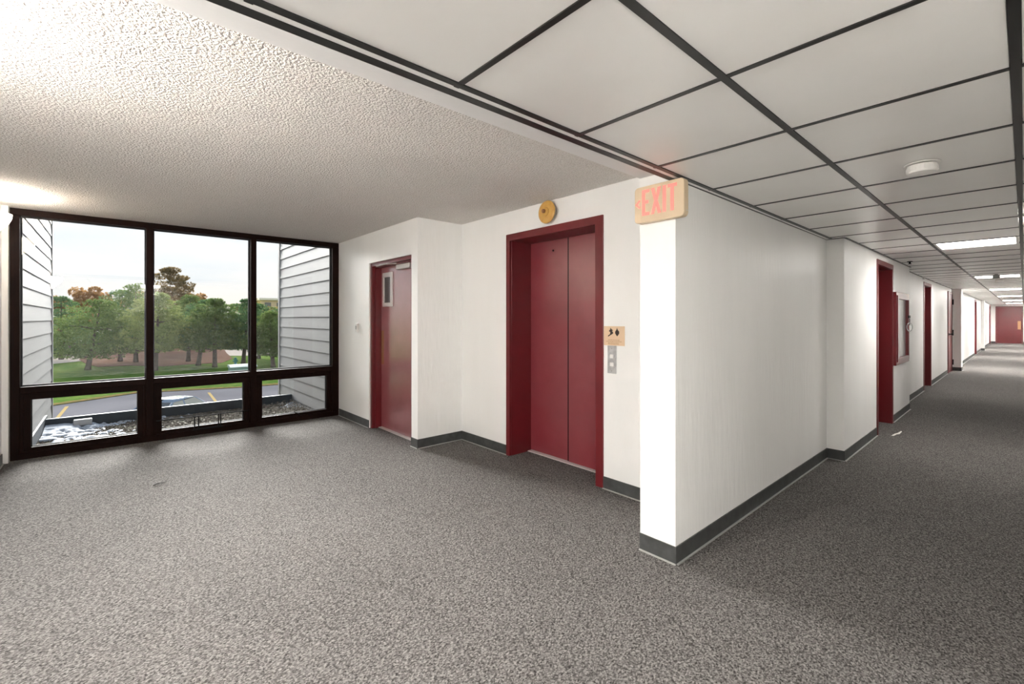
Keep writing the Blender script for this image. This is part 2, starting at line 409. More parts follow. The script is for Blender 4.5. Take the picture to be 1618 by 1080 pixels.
# ------------------------------------------------------------------ corridor ceiling: tiles, tees, troffers
b = B(); box(b, XS0, XR+0.1, YB, YEND+0.1, 2.42, 2.55)
grid = tag(obj('ceiling_corridor', b, M['soffit'], kind=ST))
PITCH, Y0 = 0.6265, 0.255
rows = range(-8, 60)
LIGHT_ROWS = (10, 19, 28, 37, 46, 55, -6)  # last row: unseen panel added to brighten the near corridor
XT = (-1.271, -0.655, -0.017, XR-0.011)          # main tee centre lines
b = B(); box(b, -1.345, -1.336, YB, 2.404, ZC, 2.25); box(b, -1.3362, -1.310, YB, 2.404, ZC, ZC+0.006)
obj('wall_angle', b, M['tee'], grid)
def angle_strip(x0, x1, y0, y1):
    bb = B(); box(bb, x0, x1, y0, y1, ZC-0.001, ZC+0.012); obj('wall_angle', bb, M['tee'], grid)
angle_strip(XC1, XC1+0.009, 2.404, 5.385)
angle_strip(XC1, XC2+0.012, 5.367, 5.385)
angle_strip(XC2, XC2+0.02, 5.385, 9.22)
angle_strip(XC3, XC2+0.02, 9.22, 9.245)
angle_strip(XC3, XC3+0.02, 9.245, 16.92)
angle_strip(XC3, -1.09, 16.905, 16.92)
angle_strip(-1.105, -1.09, 16.92, 17.30)
angle_strip(-1.25, -1.23, 17.30, YEND)
angle_strip(XR-0.02, XR, YB, YEND)
for i, x in enumerate(XT[:3]):
    bb = B(); box(bb, x-0.0125, x+0.0125, YB, 5.366 if i == 0 else YEND, ZC, ZC+0.02)
    obj('main_tee', bb, M['tee'], grid)
cols = [(XT[0], XT[1]), (XT[1], XT[2]), (XT[2], XR)]
tile_src, tee_src = [], []
far_t, far_c = B(), B()
for k in rows:
    y = Y0 + PITCH*k; yc = y + PITCH/2
    if y > YEND:
        break
    for c, (xa, xb) in enumerate(cols):
        lit = (c == 1 and k in LIGHT_ROWS)
        near = k < 40
        x0 = (xa+0.0125) if c or k >= 8 else xa+0.0125
        if c == 0 and y > 5.3:
            x0 = XC2+0.01 if y < 9.0 else XC3+0.01
            if y > 17:
                x0 = -1.245
        x1 = min(xb-0.0125, XR-0.012)
        ln = min(PITCH-0.013, YEND-y-0.01)
        if not lit:
            if near:
                key = (c, round(x0, 3))
                src = next((s for kk, s in tile_src if kk == key), None)
                if src is None:
                    bb = B(); box(bb, x0+0.001, x1-0.001, 0.0112, PITCH-0.0112, ZC+0.004, ZC+0.018)
                    src = obj('ceiling_tile', bb, M['tile'], grid); src.location = (0, y, 0)
                    tile_src.append((key, src))
                else:
                    piece(src, grid, (0, y, 0))
            elif ln > 0.1:
                box(far_t, x0+0.001, x1-0.001, y+0.0112, y+ln-0.004, ZC+0.004, ZC+0.018)
        if near:
            key = (c, round(x0, 3))
            src = next((s for kk, s in tee_src if kk == key), None)
            if src is None:
                bb = B(); box(bb, x0-(0.03 if c == 0 and y < 5.3 else 0), x1, -0.0105, 0.0105, ZC+0.0005, ZC+0.02)
                src = obj('cross_tee', bb, M['tee'], grid); src.location = (0, y, 0)
                tee_src.append((key, src))
            else:
                piece(src, grid, (0, y, 0))
        else:
            box(far_c, x0, x1, y-0.0105, y+0.0105, ZC+0.0005, ZC+0.02)
obj('far_ceiling_tiles', far_t, M['tile'], grid, kind='stuff')
obj('far_cross_tees', far_c, M['tee'], grid, kind='stuff')
b = B(); box(b, -1.3085, -1.2842, YB, 5.36, ZC+0.0012, ZC+0.0035)
obj('ceiling_edge_strip', b, M['tile'], grid)
# short extra tile row edge north of the jog is covered by the tiles cut to the wall

light0 = None; lamps = []
names = {10: 'lit square ceiling panel nearest the camera', 19: 'lit ceiling panel second nearest, above the small grey box', 28: 'third lit ceiling panel down the corridor',
         37: 'fourth lit ceiling panel down the corridor', 46: 'fifth lit ceiling panel down the corridor', 55: 'lit ceiling panel farthest away, before the red end door', -6: 'added unseen lit ceiling panel behind the camera'}
for k in LIGHT_ROWS:
    y = Y0 + PITCH*k
    loc = (-0.336, y+PITCH/2, ZC)
    if light0 is None:
        light0 = thing('ceiling_light', loc)
        hx, hy = 0.303, PITCH/2-0.0075
        bb = B(); ring(bb, (loc[0]-hx, loc[0]+hx, loc[1]-hy, loc[1]+hy), (loc[0]-hx+0.022, loc[0]+hx-0.022, loc[1]-hy+0.022, loc[1]+hy-0.022), ZF, ZC-0.002, ZC+0.05)
        obj('frame', bb, M['plastic'], light0)
        bb = B(); box(bb, loc[0]-hx+0.022, loc[0]+hx-0.022, loc[1]-hy+0.022, loc[1]+hy-0.022, ZC+0.004, ZC+0.02)
        obj('diffuser', bb, M['lamp'], light0)
        o = light0
    else:
        o = copy_tree(light0, loc)
    tag(o, names[k], 'ceiling light', 'fluorescent panels in the corridor ceiling')
    lamps.append((k, o))
for k, o in lamps:
    if k in (10, 19):                      # the two nearest panels are set dimmer to keep the carpet dark
        for ch in o.children:
            if ch.name.startswith('diffuser'):
                ch.data = ch.data.copy(); ch.data.materials[0] = M['lamp_dim']

# ------------------------------------------------------------------ window wall
win = thing('window_1', (XW, 0.85, 0), 'full height dark brown window wall of three bays', 'window', kind=ST)
XO = XW - 0.13
bays = [(-0.690, 0.285), (0.350, 1.330), (1.395, 2.370)]
def frame(name, y0, y1, z0, z1, xa=XW, xb=XO, m='wood', p=None, bev=0.003):
    bb = B(); box(bb, xb, xa, y0, y1, z0, z1); return obj(name, bb, M[m], p or win, bevel=bev)
frame('head_rail', -0.756, YN-0.001, 2.425, ZL-0.001)
frame('sill_rail', -0.756, YN-0.001, 0.0, 0.062)
frame('jamb', -0.756, -0.690, 0.062, 2.425)
frame('jamb', 2.370, YN-0.001, 0.062, 2.425)
frame('mullion', 0.285, 0.350, 0.062, 2.425, XW+0.012)
frame('mullion', 1.330, 1.395, 0.062, 2.425, XW+0.012)
for i, (y0, y1) in enumerate(bays):
    frame('transom', y0, y1, 0.655, 0.718)
    pn = B(); box(pn, XW-0.075, XW-0.069, y0-0.004, y1+0.004, 0.714, 2.429)
    obj('pane', pn, M['glass'], win)
    bb = B(); ring(bb, (y0, y1, 0.718, 2.425), (y0+0.012, y1-0.012, 0.732, 2.413), XF, XW-0.100, XW-0.076)
    obj('glazing_bead', bb, M['bead'], win)
    # stepped stop around the awning sash, then the sash
    bb = B(); ring(bb, (y0, y1, 0.062, 0.655), (y0+0.022, y1-0.022, 0.072, 0.640), XF, XO, XW-0.012)
    obj('sash_stop', bb, M['wood'], win)
    bb = B(); ring(bb, (y0+0.022, y1-0.022, 0.072, 0.640), (y0+0.073, y1-0.073, 0.106, 0.587), XF, XW-0.095, XW-0.028)
    sash = obj('awning_sash', bb, M['wood'], win)
    pn = B(); box(pn, XW-0.066, XW-0.060, y0+0.070, y1-0.070, 0.103, 0.590)
    obj('pane', pn, M['glass'], sash)
    bb = B(); ring(bb, (y0+0.073, y1-0.073, 0.106, 0.587), (y0+0.080, y1-0.080, 0.113, 0.580), XF, XW-0.090, XW-0.0665)
    obj('glazing_bead', bb, M['bead'], sash)
    if i == 2:
        bb = B(); tube(bb, [(XW-0.020, 1.86, 0.125), (XW-0.008, 1.88, 0.112), (XW-0.004, 1.915, 0.098), (XW-0.006, 1.918, 0.075)], 0.007, 6)
        obj('latch', bb, M['black'], sash)
bb = B(); box(bb, XO-0.10, XO-0.001, -0.70, 2.44, -0.02, 0.04); obj('outer_sill', bb, M['bead'], win)

# thin black guard rail in front of the middle awning sash
gr = thing('guard_rail', (XW+0.012, 0.84, 0.06), 'thin black metal rail with two posts across the middle low window sash', 'rail')
XG = XW + 0.010
bb = B(); tube(bb, [(XG, 0.375, 0.229), (XG, 1.315, 0.226)], 0.0065, 8); obj('rail', bb, M['black'], gr)
for yy in (0.735, 0.775, 0.978, 1.000):
    bb = B(); box(bb, XG-0.005, XG+0.005, yy-0.006, yy+0.006, 0.063, 0.224); obj('post', bb, M['black'], gr)
bb = B(); box(bb, XG-0.006, XG+0.006, 0.72, 1.02, 0.0625, 0.078); obj('foot_bar', bb, M['black'], gr)

# ------------------------------------------------------------------ stair door (door_1)
d1 = thing('door_1', (-5.0, 2.5, 0), 'pinkish red metal stair door with a narrow vision panel', 'door', kind=ST)
bb = B(); prism(bb, [(-5.549, 0), (-5.505, 0), (-5.505, 2.062), (-4.500, 2.062), (-4.500, 0), (-4.456, 0), (-4.456, 2.104), (-5.549, 2.104)], YF, 2.478, 2.66)
obj('frame', bb, M['red'], d1)
bb = B(); prism(bb, [(-5.505, 0), (-5.490, 0), (-5.490, 2.047), (-4.515, 2.047), (-4.515, 0), (-4.500, 0), (-4.500, 2.062), (-5.505, 2.062)], YF, 2.52, 2.60)
obj('door_stop', bb, M['red'], d1)
bb = B(); box(bb, -5.503, -4.502, 2.602, 2.646, 0.012, 2.060)
leaf = obj('leaf', bb, M['red_pink'], d1)
bb = B(); ring(bb, (-5.435, -5.165, 1.55, 1.98), (-5.395, -5.225, 1.60, 1.92), YF, 2.588, 2.604)
obj('vision_frame', bb, M['alu'], leaf, bevel=0.003)
bb = B(); box(bb, -5.397, -5.223, 2.597, 2.601, 1.598, 1.922)
obj('vision_glass', bb, M['dark_glass'], leaf)
bb = B(); box(bb, -5.487, -5.425, 2.598, 2.603, 0.815, 1.245); obj('push_plate', bb, M['brass'], leaf, bevel=0.001)
bb = B(); box(bb, -4.99, -4.66, 2.545, 2.602, 1.985, 2.045); obj('closer_body', bb, M['alu'], leaf, bevel=0.006)
bb = B(); tube(bb, [(-4.86, 2.565, 2.052), (-4.97, 2.50, 2.056), (-5.12, 2.475, 2.060), (-5.40, 2.49, 2.060)], 0.009, 6); obj('closer_arm', bb, M['alu'], d1)
bb = B(); box(bb, -5.50, -4.50, 2.56, 2.65, 0.0, 0.010); obj('threshold', bb, M['alu'], d1)

# ------------------------------------------------------------------ elevator (door_2)
d2 = thing('door_2', (-2.91, 3.04, 0), 'dark red elevator entrance with two sliding door panels', 'door', kind=ST)
YD = 3.33
bb = B(); prism(bb, [(-3.523, 0), (-3.470, 0), (-3.470, 2.192), (-2.375, 2.192), (-2.375, 0), (-2.298, 0), (-2.298, 2.258), (-3.523, 2.258)], YF, YE-0.012, YE+0.02)
obj('casing', bb, M['red'], d2, bevel=0.003)
bb = B(); prism(bb, [(-3.512, 0), (-3.470, 0), (-3.470, 2.192), (-2.375, 2.192), (-2.375, 0), (-2.308, 0), (-2.308, 2.247), (-3.512, 2.247)], YF, YE+0.02, YD+0.06)
obj('jamb_liner', bb, M['red'], d2)
bb = B(); box(bb, -3.469, -2.946, YD, YD+0.03, 0.012, 2.190); pl = obj('door_panel', bb, M['red_worn_sheen'], d2, bevel=0.002)
bb = B(); box(bb, -2.927, -2.376, YD-0.012, YD+0.018, 0.012, 2.190); obj('door_panel', bb, M['red_worn_sheen'], d2, bevel=0.002)
bb = B(); box(bb, -2.9455, -2.9275, YD-0.004, YD+0.03, 0.012, 2.19); obj('shadow_gap', bb, M['black'], d2)
bb = B(); box(bb, -3.469, -2.376, YD-0.045, YD+0.03, 0.0, 0.008); obj('door_sill', bb, M['alu'], d2)
bb = B(); lathe(bb, [(0.010, 0), (0.010, -0.006), (0.006, -0.007)], (-3.14, YD, 2.085), 'y', 12); obj('keyhole', bb, M['black'], pl)

# fire bell
t = thing('fire_bell', (-2.902, YE, 2.378), 'round yellowed fire bell on the wall above the elevator', 'bell')
bb = B(); lathe(bb, [(0.075, 0), (0.075, -0.045)], (-2.902, YE-0.001, 2.378), 'y', 24); obj('back_box', bb, M['steel'], t)
bb = B(); lathe(bb, [(0.100, -0.046), (0.105, -0.049), (0.104, -0.054), (0.092, -0.060), (0.060, -0.065), (0.02, -0.067), (0.001, -0.067)], (-2.902, YE-0.001, 2.378), 'y', 40)
g = obj('gong', bb, M['bell'], t, smooth=True)
bb = B(); lathe(bb, [(0.042, -0.062), (0.042, -0.071), (0.036, -0.075), (0.001, -0.075)], (-2.902, YE-0.001, 2.378), 'y', 24); obj('hub', bb, M['bell'], g)
bb = B(); lathe(bb, [(0.018, -0.074), (0.018, -0.092), (0.014, -0.096), (0.001, -0.096)], (-2.913, YE-0.001, 2.384), 'y', 14); obj('nut', bb, M['brass'], g)

# notice and call station beside the elevator
t = thing('notice', (-2.19, YE, 1.26), 'tan notice with two pictograms beside the elevator frame', 'sign')
bb = B(); box(bb, -2.292, -2.092, YE-0.006, YE-0.0005, 1.182, 1.338); obj('plate', bb, M['paper'], t)
def nx(u): return -2.292 + u*0.20
def nz(v): return 1.338 - v*0.156
yq = (YE-0.0085, YE-0.0062)
def glyph(name, pts, m='ink'):
    bb = B(); prism(bb, [(nx(u), nz(v)) for u, v in pts], YF, *yq); return obj(name, bb, M[m], t)
glyph('stair_figure', [(.33,.08),(.40,.17),(.46,.20),(.41,.25),(.46,.32),(.46,.38),(.30,.49),(.22,.55),(.22,.49),(.32,.41),(.33,.30),(.27,.27),(.28,.22),(.33,.17)])
glyph('flame', [(.655,.08),(.68,.18),(.75,.27),(.75,.38),(.70,.46),(.66,.52),(.61,.44),(.565,.36),(.575,.26),(.63,.18)])
for (v, u0, u1) in ((.70, .22, .78), (.78, .14, .88), (.855, .22, .74), (.915, .22, .74)):
    u = u0
    while u < u1:
        w = R.uniform(.03, .08); glyph('print_mark', [(u, v), (min(u+w, u1), v), (min(u+w, u1), v+.028), (u, v+.028)], 'faint_ink'); u += w+.022
t = thing('call_station', (-2.215, YE, 1.07), 'brushed steel elevator call plate with two square buttons', 'switch')
bb = B(); box(bb, -2.256, -2.170, YE-0.006, YE-0.0005, 0.955, 1.181); obj('plate', bb, M['steel'], t, bevel=0.001)
for zz in (1.095, 1.030):
    bb = B(); box(bb, -2.225, -2.193, YE-0.018, YE-0.0062, zz-0.016, zz+0.014); obj('button', bb, M['plastic'], t, bevel=0.002)
for zz in (1.158, 0.975):
    bb = B(); lathe(bb, [(0.004, 0), (0.004, -0.002)], (-2.213, YE-0.006, zz), 'y', 8); obj('screw', bb, M['grey_plastic'], t)

# key switch on the stair-door wall
t = thing('key_switch', (-5.91, YN, 1.28), 'small grey metal switch box on the wall left of the stair door', 'switch')
bb = B(); box(bb, -5.945, -5.875, YN-0.022, YN-0.0005, 1.225, 1.335); bx = obj('box', bb, M['alu'], t, bevel=0.003)
bb = B(); box(bb, -5.925, -5.895, YN-0.027, YN-0.0222, 1.255, 1.305); obj('rocker', bb, M['grey_plastic'], t)

# exit sign on the end of the corridor wall
t = thing('exit_sign', (-1.392, 2.404, 2.07), 'beige exit sign with glowing red letters and left arrow', 'sign')
ex0, ex1, ez0, ez1, ey = -1.552, -1.237, 1.967, 2.180, 2.355
pts = []
for cx_, cz_, a0 in ((ex1-.022, ez1-.022, 0), (ex0+.022, ez1-.022, 90), (ex0+.022, ez0+.022, 180), (ex1-.022, ez0+.022, 270)):
    pts += [(cx_+.022*math.cos(math.radians(a0+q)), cz_+.022*math.sin(math.radians(a0+q))) for q in (0, 22, 45, 67, 90)]
bb = B(); prism(bb, pts, YF, ey, 2.404); obj('housing', bb, M['beige'], t, bevel=0.003)
def lp(name, pts):
    bb = B(); prism(bb, [(ex0+u*(ex1-ex0), ez1-v*(ez1-ez0)) for u, v in pts], YF, ey-0.0015, ey-0.0002); obj(name, bb, M['exit'], t)
a, c, w, h = .10, .81, .062, .062
lp('letter', [(.165,a),(.32,a),(.32,a+.085),(.165+w,a+.085),(.165+w,.40),(.30,.40),(.30,.485),(.165+w,.485),(.165+w,c-.085),(.32,c-.085),(.32,c),(.165,c)])
lp('letter', [(.355,a),(.42,a),(.455,.33),(.49,a),(.555,a),(.49,.455),(.56,c),(.495,c),(.455,.58),(.415,c),(.35,c),(.42,.455)])
lp('letter', [(.59,a),(.655,a),(.655,c),(.59,c)])
lp('letter', [(.685,a),(.865,a),(.865,a+.085),(.807,a+.085),(.807,c),(.743,c),(.743,a+.085),(.685,a+.085)])
lp('arrow', [(.018,.475),(.10,.355),(.135,.375),(.075,.475),(.135,.575),(.10,.60)])
bb = B(); lathe(bb, [(0.004, 0), (0.004, 0.002)], (ex1, 2.385, 2.0), 'x', 8); obj('screw', bb, M['steel'], t)

# ------------------------------------------------------------------ corridor doors
def corridor_door(n, x, y0, y1, rec, label, plate=True):
    d = thing('door_%d' % n, (x, (y0+y1)/2, 0), label, 'door', kind=ST)
    u = [(y0, 0), (y0+.05, 0), (y0+.05, 2.05), (y1-.05, 2.05), (y1-.05, 0), (y1, 0), (y1, 2.10), (y0, 2.10)]
    bb = B(); prism(bb, [(y0-.02, 0), (y0+.045, 0), (y0+.045, 2.055), (y1-.045, 2.055), (y1-.045, 0), (y1+.02, 0), (y1+.02, 2.115), (y0-.02, 2.115)], XF, x-0.002, x+0.010)
    obj('casing', bb, M['red'], d)
    bb = B(); prism(bb, [(a, c if c != 2.10 else 2.095) for a, c in u], XF, x-rec-0.04, x-0.002); obj('jamb', bb, M['red'], d)
    bb = B(); prism(bb, [(y0+.05, 0), (y0+.065, 0), (y0+.065, 2.035), (y1-.065, 2.035), (y1-.065, 0), (y1-.05, 0), (y1-.05, 2.05), (y0+.05, 2.05)], XF, x-rec+0.001, x-rec+0.05)
    obj('door_stop', bb, M['red'], d)
    bb = B(); box(bb, x-rec-0.04, x-rec, y0+.052, y1-.052, 0.01, 2.048); lf = obj('leaf', bb, M['red'], d)
    bb = B(); lathe(bb, [(0.03, 0), (0.03, 0.008), (0.012, 0.012), (0.012, 0.04), (0.027, 0.05), (0.027, 0.07), (0.001, 0.075)], (x-rec, y1-.16, 0.98), 'x', 14); obj('knob', bb, M['brass'], lf, smooth=True)
    if plate:
        bb = B(); box(bb, x+0.0102, x+0.0125, y0-.012, y0+.012, 0.58, 0.76); obj('strike_plate', bb, M['brass'], d)
        bb = B(); box(bb, x+0.0102, x+0.0120, y0+.005, y0+.03, 1.68, 1.76); obj('hinge', bb, M['red'], d)
    return d
corridor_door(3, XC2, 6.88, 7.84, 0.21, 'nearest recessed dark red door on the corridor wall')
corridor_door(4, XC3, 11.80, 12.82, 0.19, 'second recessed dark red door, past the fire cabinet', False)
corridor_door(6, -1.25, 24.60, 25.62, 0.19, 'recessed dark red door beyond the first column', False)
corridor_door(7, -1.25, 35.60, 36.62, 0.19, 'last recessed dark red door before the end wall', False)
# flush closet door before the first column
d = thing('door_5', (XC3, 16.4, 0), 'flush red closet door with black hinges beside the first column', 'door', kind=ST)
bb = B(); prism(bb, [(15.92, 0), (15.98, 0), (15.98, 2.04), (16.82, 2.04), (16.82, 0), (16.88, 0), (16.88, 2.10), (15.92, 2.10)], XF, XC3+0.0005, XC3+0.02); obj('casing', bb, M['red'], d)
bb = B(); box(bb, XC3+0.0005, XC3+0.014, 15.985, 16.815, 0.01, 2.035); lf = obj('leaf', bb, M['red'], d)
for zz in (0.24, 1.03, 1.84):
    bb = B(); tube(bb, [(XC3+0.035, 16.82, zz-0.07), (XC3+0.035, 16.82, zz+0.07)], 0.014, 8); obj('hinge', bb, M['black'], lf)
bb = B(); lathe(bb, [(0.035, 0.0), (0.035, 0.01), (0.014, 0.014), (0.014, 0.05), (0.032, 0.06), (0.032, 0.085), (0.001, 0.09)], (XC3+0.014, 16.1, 1.0), 'x', 14); obj('knob', bb, M['black'], lf, smooth=True)
# end door
d = thing('door_8', (-0.56, YEND, 0), 'bright red door in the far end wall with a brass push plate', 'door', kind=ST)
bb = B(); prism(bb, [(-1.075, 0), (-1.03, 0), (-1.03, 2.045), (-0.075, 2.045), (-0.075, 0), (-0.035, 0), (-0.035, 2.09), (-1.075, 2.09)], YF, YEND-0.015, YEND-0.0005); obj('casing', bb, M['red'], d)
bb = B(); box(bb, -1.028, -0.077, YEND-0.010, YEND-0.0005, 0.01, 2.043); lf = obj('leaf', bb, M['red'], d)
bb = B(); box(bb, -0.235, -0.115, YEND-0.014, YEND-0.0102, 0.80, 1.26); obj('push_plate', bb, M['brass'], lf)

# fire cabinet
t = thing('fire_cabinet', (XC2, 8.40, 0.765), 'red framed glass fire cabinet on the corridor wall past the nearest door', 'cabinet')
bb = B(); ring(bb, (7.89, 8.92, 0.765, 1.76), (7.985, 8.80, 0.86, 1.67), XF, XC2+0.0005, XC2+0.035); fr = obj('door_frame', bb, M['red'], t, bevel=0.003)
bb = B(); ring(bb, (7.94, 8.86, 0.81, 1.715), (7.985, 8.80, 0.86, 1.67), XF, XC2+0.0352, XC2+0.045); obj('inner_trim', bb, M['red'], t)
bb = B(); box(bb, XC2+0.002, XC2+0.008, 7.983, 8.802, 0.858, 1.672); obj('glass', bb, M['cab_glass'], t)
bb = B(); box(bb, XC2+0.0455, XC2+0.058, 8.74, 8.86, 1.405, 1.445); obj('latch', bb, M['black'], fr, bevel=0.003)
bb = B(); tube(bb, [(XC2+0.055+0.030*math.cos(q*PI/8), 8.80+0.012*math.cos(q*PI/8), 1.275+0.062*math.sin(q*PI/8)) for q in range(17)], 0.006, 6, cap=False); obj('pull_ring', bb, M['steel'], fr, smooth=True)
bb = B(); tube(bb, [(XC2+0.055, 8.80, 1.40), (XC2+0.055, 8.80, 1.30)], 0.005, 6); obj('ring_hanger', bb, M['black'], fr)

# ------------------------------------------------------------------ ceiling bits
def detector(name, x, y, r, label, cat):
    t = thing(name, (x, y, ZC), label, cat)
    bb = B(); lathe(bb, [(r*1.12, -0.0035), (r*1.12, 0.0035-0.010), (r, -0.0085)], (x, y, ZC+0.0035), 'z', 28); obj('base', bb, M['plastic'], t)
    bb = B(); lathe(bb, [(r*0.93, -0.009), (r*0.93, -0.020)], (x, y, ZC), 'z', 28); obj('neck', bb, M['plastic'], t)
    bb = B(); lathe(bb, [(r, -0.0205), (r*1.0, -0.040), (r*0.9, -0.048), (r*0.4, -0.052), (0.002, -0.052)], (x, y, ZC), 'z', 28); obj('cap', bb, M['plastic'], t)
    return t
detector('smoke_detector', -0.345, 3.10, 0.064, 'white round smoke detector on the nearest ceiling tiles', 'smoke detector')
detector('smoke_detector', -0.33, 13.5, 0.064, 'small white smoke detector just past the second lit panel', 'smoke detector')
t = thing('ceiling_box', (-0.33, 11.85, ZC), 'small grey box under the ceiling before the second lit panel', 'box')
bb = B(); box(bb, -0.375, -0.28, 11.80, 11.86, ZC-0.075, ZC-0.012); obj('housing', bb, M['grey_plastic'], t, bevel=0.006)
bb = B(); box(bb, -0.35, -0.305, 11.81, 11.85, ZC-0.012, ZC+0.0035); obj('bracket', bb, M['grey_plastic'], t)
t = thing('sprinkler_head', (-1.05, 8.30, ZC), 'tiny black sprinkler head on the ceiling near the fire cabinet', 'sprinkler')
bb = B(); lathe(bb, [(0.03, 0.0035), (0.03, -0.004), (0.012, -0.006), (0.010, -0.03)], (-1.05, 8.30, ZC), 'z', 14); obj('body', bb, M['black'], t)
bb = B(); lathe(bb, [(0.022, -0.0305), (0.022, -0.034)], (-1.05, 8.30, ZC), 'z', 12); obj('deflector', bb, M['black'], t)
b = B(); box(b, -1.269, -1.238, 11.45, 11.53, ZC-0.05, ZC-0.002)
tag(obj('ceiling_bracket', b, M['plastic'], origin=(-1.25, 11.5, ZC), bevel=0.004), 'small white bracket at the ceiling edge above second corridor door', 'bracket')

# wall sconces on the south wall
sconce_proto = []
def sconce_at(x, y, z, face, label, watt=20, glow='sconce'):
    """face: direction the lamp looks into the room"""
    t = thing('wall_sconce', (0, 0, 0), label, 'wall lamp', 'opal bowl sconces')
    bb = B(); nseg, nr = 20, 8; rr = 0.142
    rings = []
    for i in range(nr+1):
        f = i/nr; r = rr*math.sin((1-f)*PI/2)**0.85 if i < nr else 0.004; zz = -0.20*f
        rings.append([bb.verts.new((r*math.cos(PI*k/nseg), 0.004+r*math.sin(PI*k/nseg), zz)) for k in range(nseg+1)])
    for i in range(nr):
        for k in range(nseg):
            bb.faces.new((rings[i][k], rings[i][k+1], rings[i+1][k+1], rings[i+1][k]))
    obj('bowl', bb, M[glow], t, smooth=True)
    bb = B(); box(bb, -0.06, 0.06, 0.0005, 0.0035, -0.17, 0.01); obj('back_plate', bb, M['brass'], t)
    ld = bpy.data.lights.new('sconce_bulb', 'POINT'); ld.energy = watt; ld.color = (1.0, 0.965, 0.92); ld.shadow_soft_size = 0.05
    lo = bpy.data.objects.new('sconce_bulb', ld); COL.objects.link(lo); lo.parent = t; lo.location = (0, 0.085, -0.06)
    t.location = (x, y, z); t.rotation_euler = (0, 0, face)
    return t
sconce_at(-5.83, YS, 2.30, 0, 'glowing opal bowl sconce at the left edge beside the window', 8, 'sconce_dim')
sconce_at(-2.12, YS, 2.12, 0, 'glowing opal bowl sconce on the lobby wall away from the window', 9)

# surface lamp on the right tile column, beside the camera (mirrored in the window as a thin bright dash)
t = thing('surface_lamp', (0.30, 0.60, ZC), 'box shaped surface lamp on the ceiling beside the camera', 'ceiling light')
bb = B(); box(bb, 0.005, 0.595, 0.47, 0.87, ZC-0.014, ZC+0.0035); obj('tray', bb, M['plastic'], t)
bb = B(); prism(bb, [(0.49, ZC-0.0142), (0.85, ZC-0.0142), (0.84, ZC-0.050), (0.81, ZC-0.060), (0.53, ZC-0.060), (0.50, ZC-0.050)], lambda u, v, d: (d, u, v), 0.015, 0.585)
obj('wrap_lens', bb, M['lamp_side'], t)

# floor bits
bb = B(); prism(bb, [(-1.050, 6.98), (-1.028, 6.99), (-1.020, 7.10), (-0.998, 7.16), (-1.000, 7.33), (-1.012, 7.35), (-1.022, 7.20), (-1.040, 7.12)], ZF, 0.0006, 0.003)
tag(obj('tape_strip', bb, M['tape'], origin=(-1.03, 7.15, 0)), 'torn white strip of tape on the corridor carpet', 'tape')
bb = B(); tube(bb, [(-4.820, 0.255, 0.006), (-4.835, 0.275, 0.010), (-4.838, 0.30, 0.012), (-4.850, 0.345, 0.007)], [0.004, 0.006, 0.004, 0.0025], 6)
tag(obj('twig', bb, M['twig'], origin=(-4.835, 0.30, 0)), 'tiny dark twig lying on the lobby carpet', 'debris')

# ------------------------------------------------------------------ outside: recess, roof, ground
ZG = -3.5
PL = 0.19
def siding(name, y, sgn, x0, x1, z_line, zb):
    """sgn +1: wall faces +y"""
    bb = B(); box(bb, x0, x1, min(y-sgn*0.02, y-sgn*0.30), max(y-sgn*0.02, y-sgn*0.30), zb-0.05, 3.6)
    w = obj(name, bb, M['siding_back'], kind=ST)
    src = None
    k0 = int(math.floor((zb - z_line)/PL))
    for k in range(k0, int((3.5-z_line)/PL)+1):
        z = z_line + PL*k
        if src is None:
            pb = B(); prism(pb, [(y-sgn*0.019, 0.004), (y+sgn*0.004, 0.004), (y-sgn*0.010, PL+0.006), (y-sgn*0.019, PL+0.006)], lambda u, v, d: (d, u, v), x0, x1-0.001)
            src = obj('siding_plank', pb, M['siding'], w); src.location = (0, 0, z)
        else:
            piece(src, w, (0, 0, z))
    cb = B(); box(cb, x0-0.09, x0, y-sgn*0.30, y+sgn*0.012, ZG, 3.6) if sgn > 0 else box(cb, x0-0.09, x0, y-0.012, y+0.30, ZG, 3.6)
    obj('corner_board', cb, M['siding'], w)
    return w
siding('wall_outside_south', -0.725, 1, -10.2, -6.72, 1.366, 0.0)
siding('wall_outside_north', 2.500, -1, -9.82, -6.72, 1.425, -0.14)
b = B(); box(b, -9.9, -6.72, -0.95, 2.75, -0.5, -0.155); roof = obj('roof_deck', b, M['gravel'], kind=ST)
b = B(); box(b, -9.04, -8.98, -0.72, 2.495, -0.16, 0.0); par = obj('parapet', b, M['membrane'], kind=ST, bevel=0.01)
b = B(); box(b, -9.25, -6.72, -0.735, -0.70, -0.128, 0.02); obj('base_flashing', b, M['membrane'], par)
def nz2(x, y, s=1.0, o=0.0):
    return mnoise.noise(Vector((x*s+o, y*s-o, 1.7)))
# loose stones: one countless mass
b = B()
for i in range(9000):
    x = R.uniform(-8.97, -6.74); y = R.uniform(-0.69, 2.48)
    r = R.uniform(0.008, 0.021); h = r*R.uniform(0.5, 0.8); z = -0.152
    if y > 1.7:
        z += 0.05*min(1, (y-1.7)/0.7)*(1 if R.random() < .6 else 0.3)
    a = R.uniform(0, PI); ca, sa = math.cos(a), math.sin(a)
    vs = [b.verts.new((x+ca*px*r-sa*py*r, y+sa*px*r+ca*py*r, z+h*pz)) for px, py, pz in ((1,0,.1),(0,.8,.1),(-1.1,.1,.1),(0,-.8,.1),(.2,.1,1.0),(-.3,-.1,.9))]
    for f in ((0,1,4),(1,2,5),(1,5,4),(2,3,5),(3,0,4),(3,4,5)):
        b.faces.new([vs[k] for k in f])
obj('gravel', b, M['stone'], roof, kind='stuff')
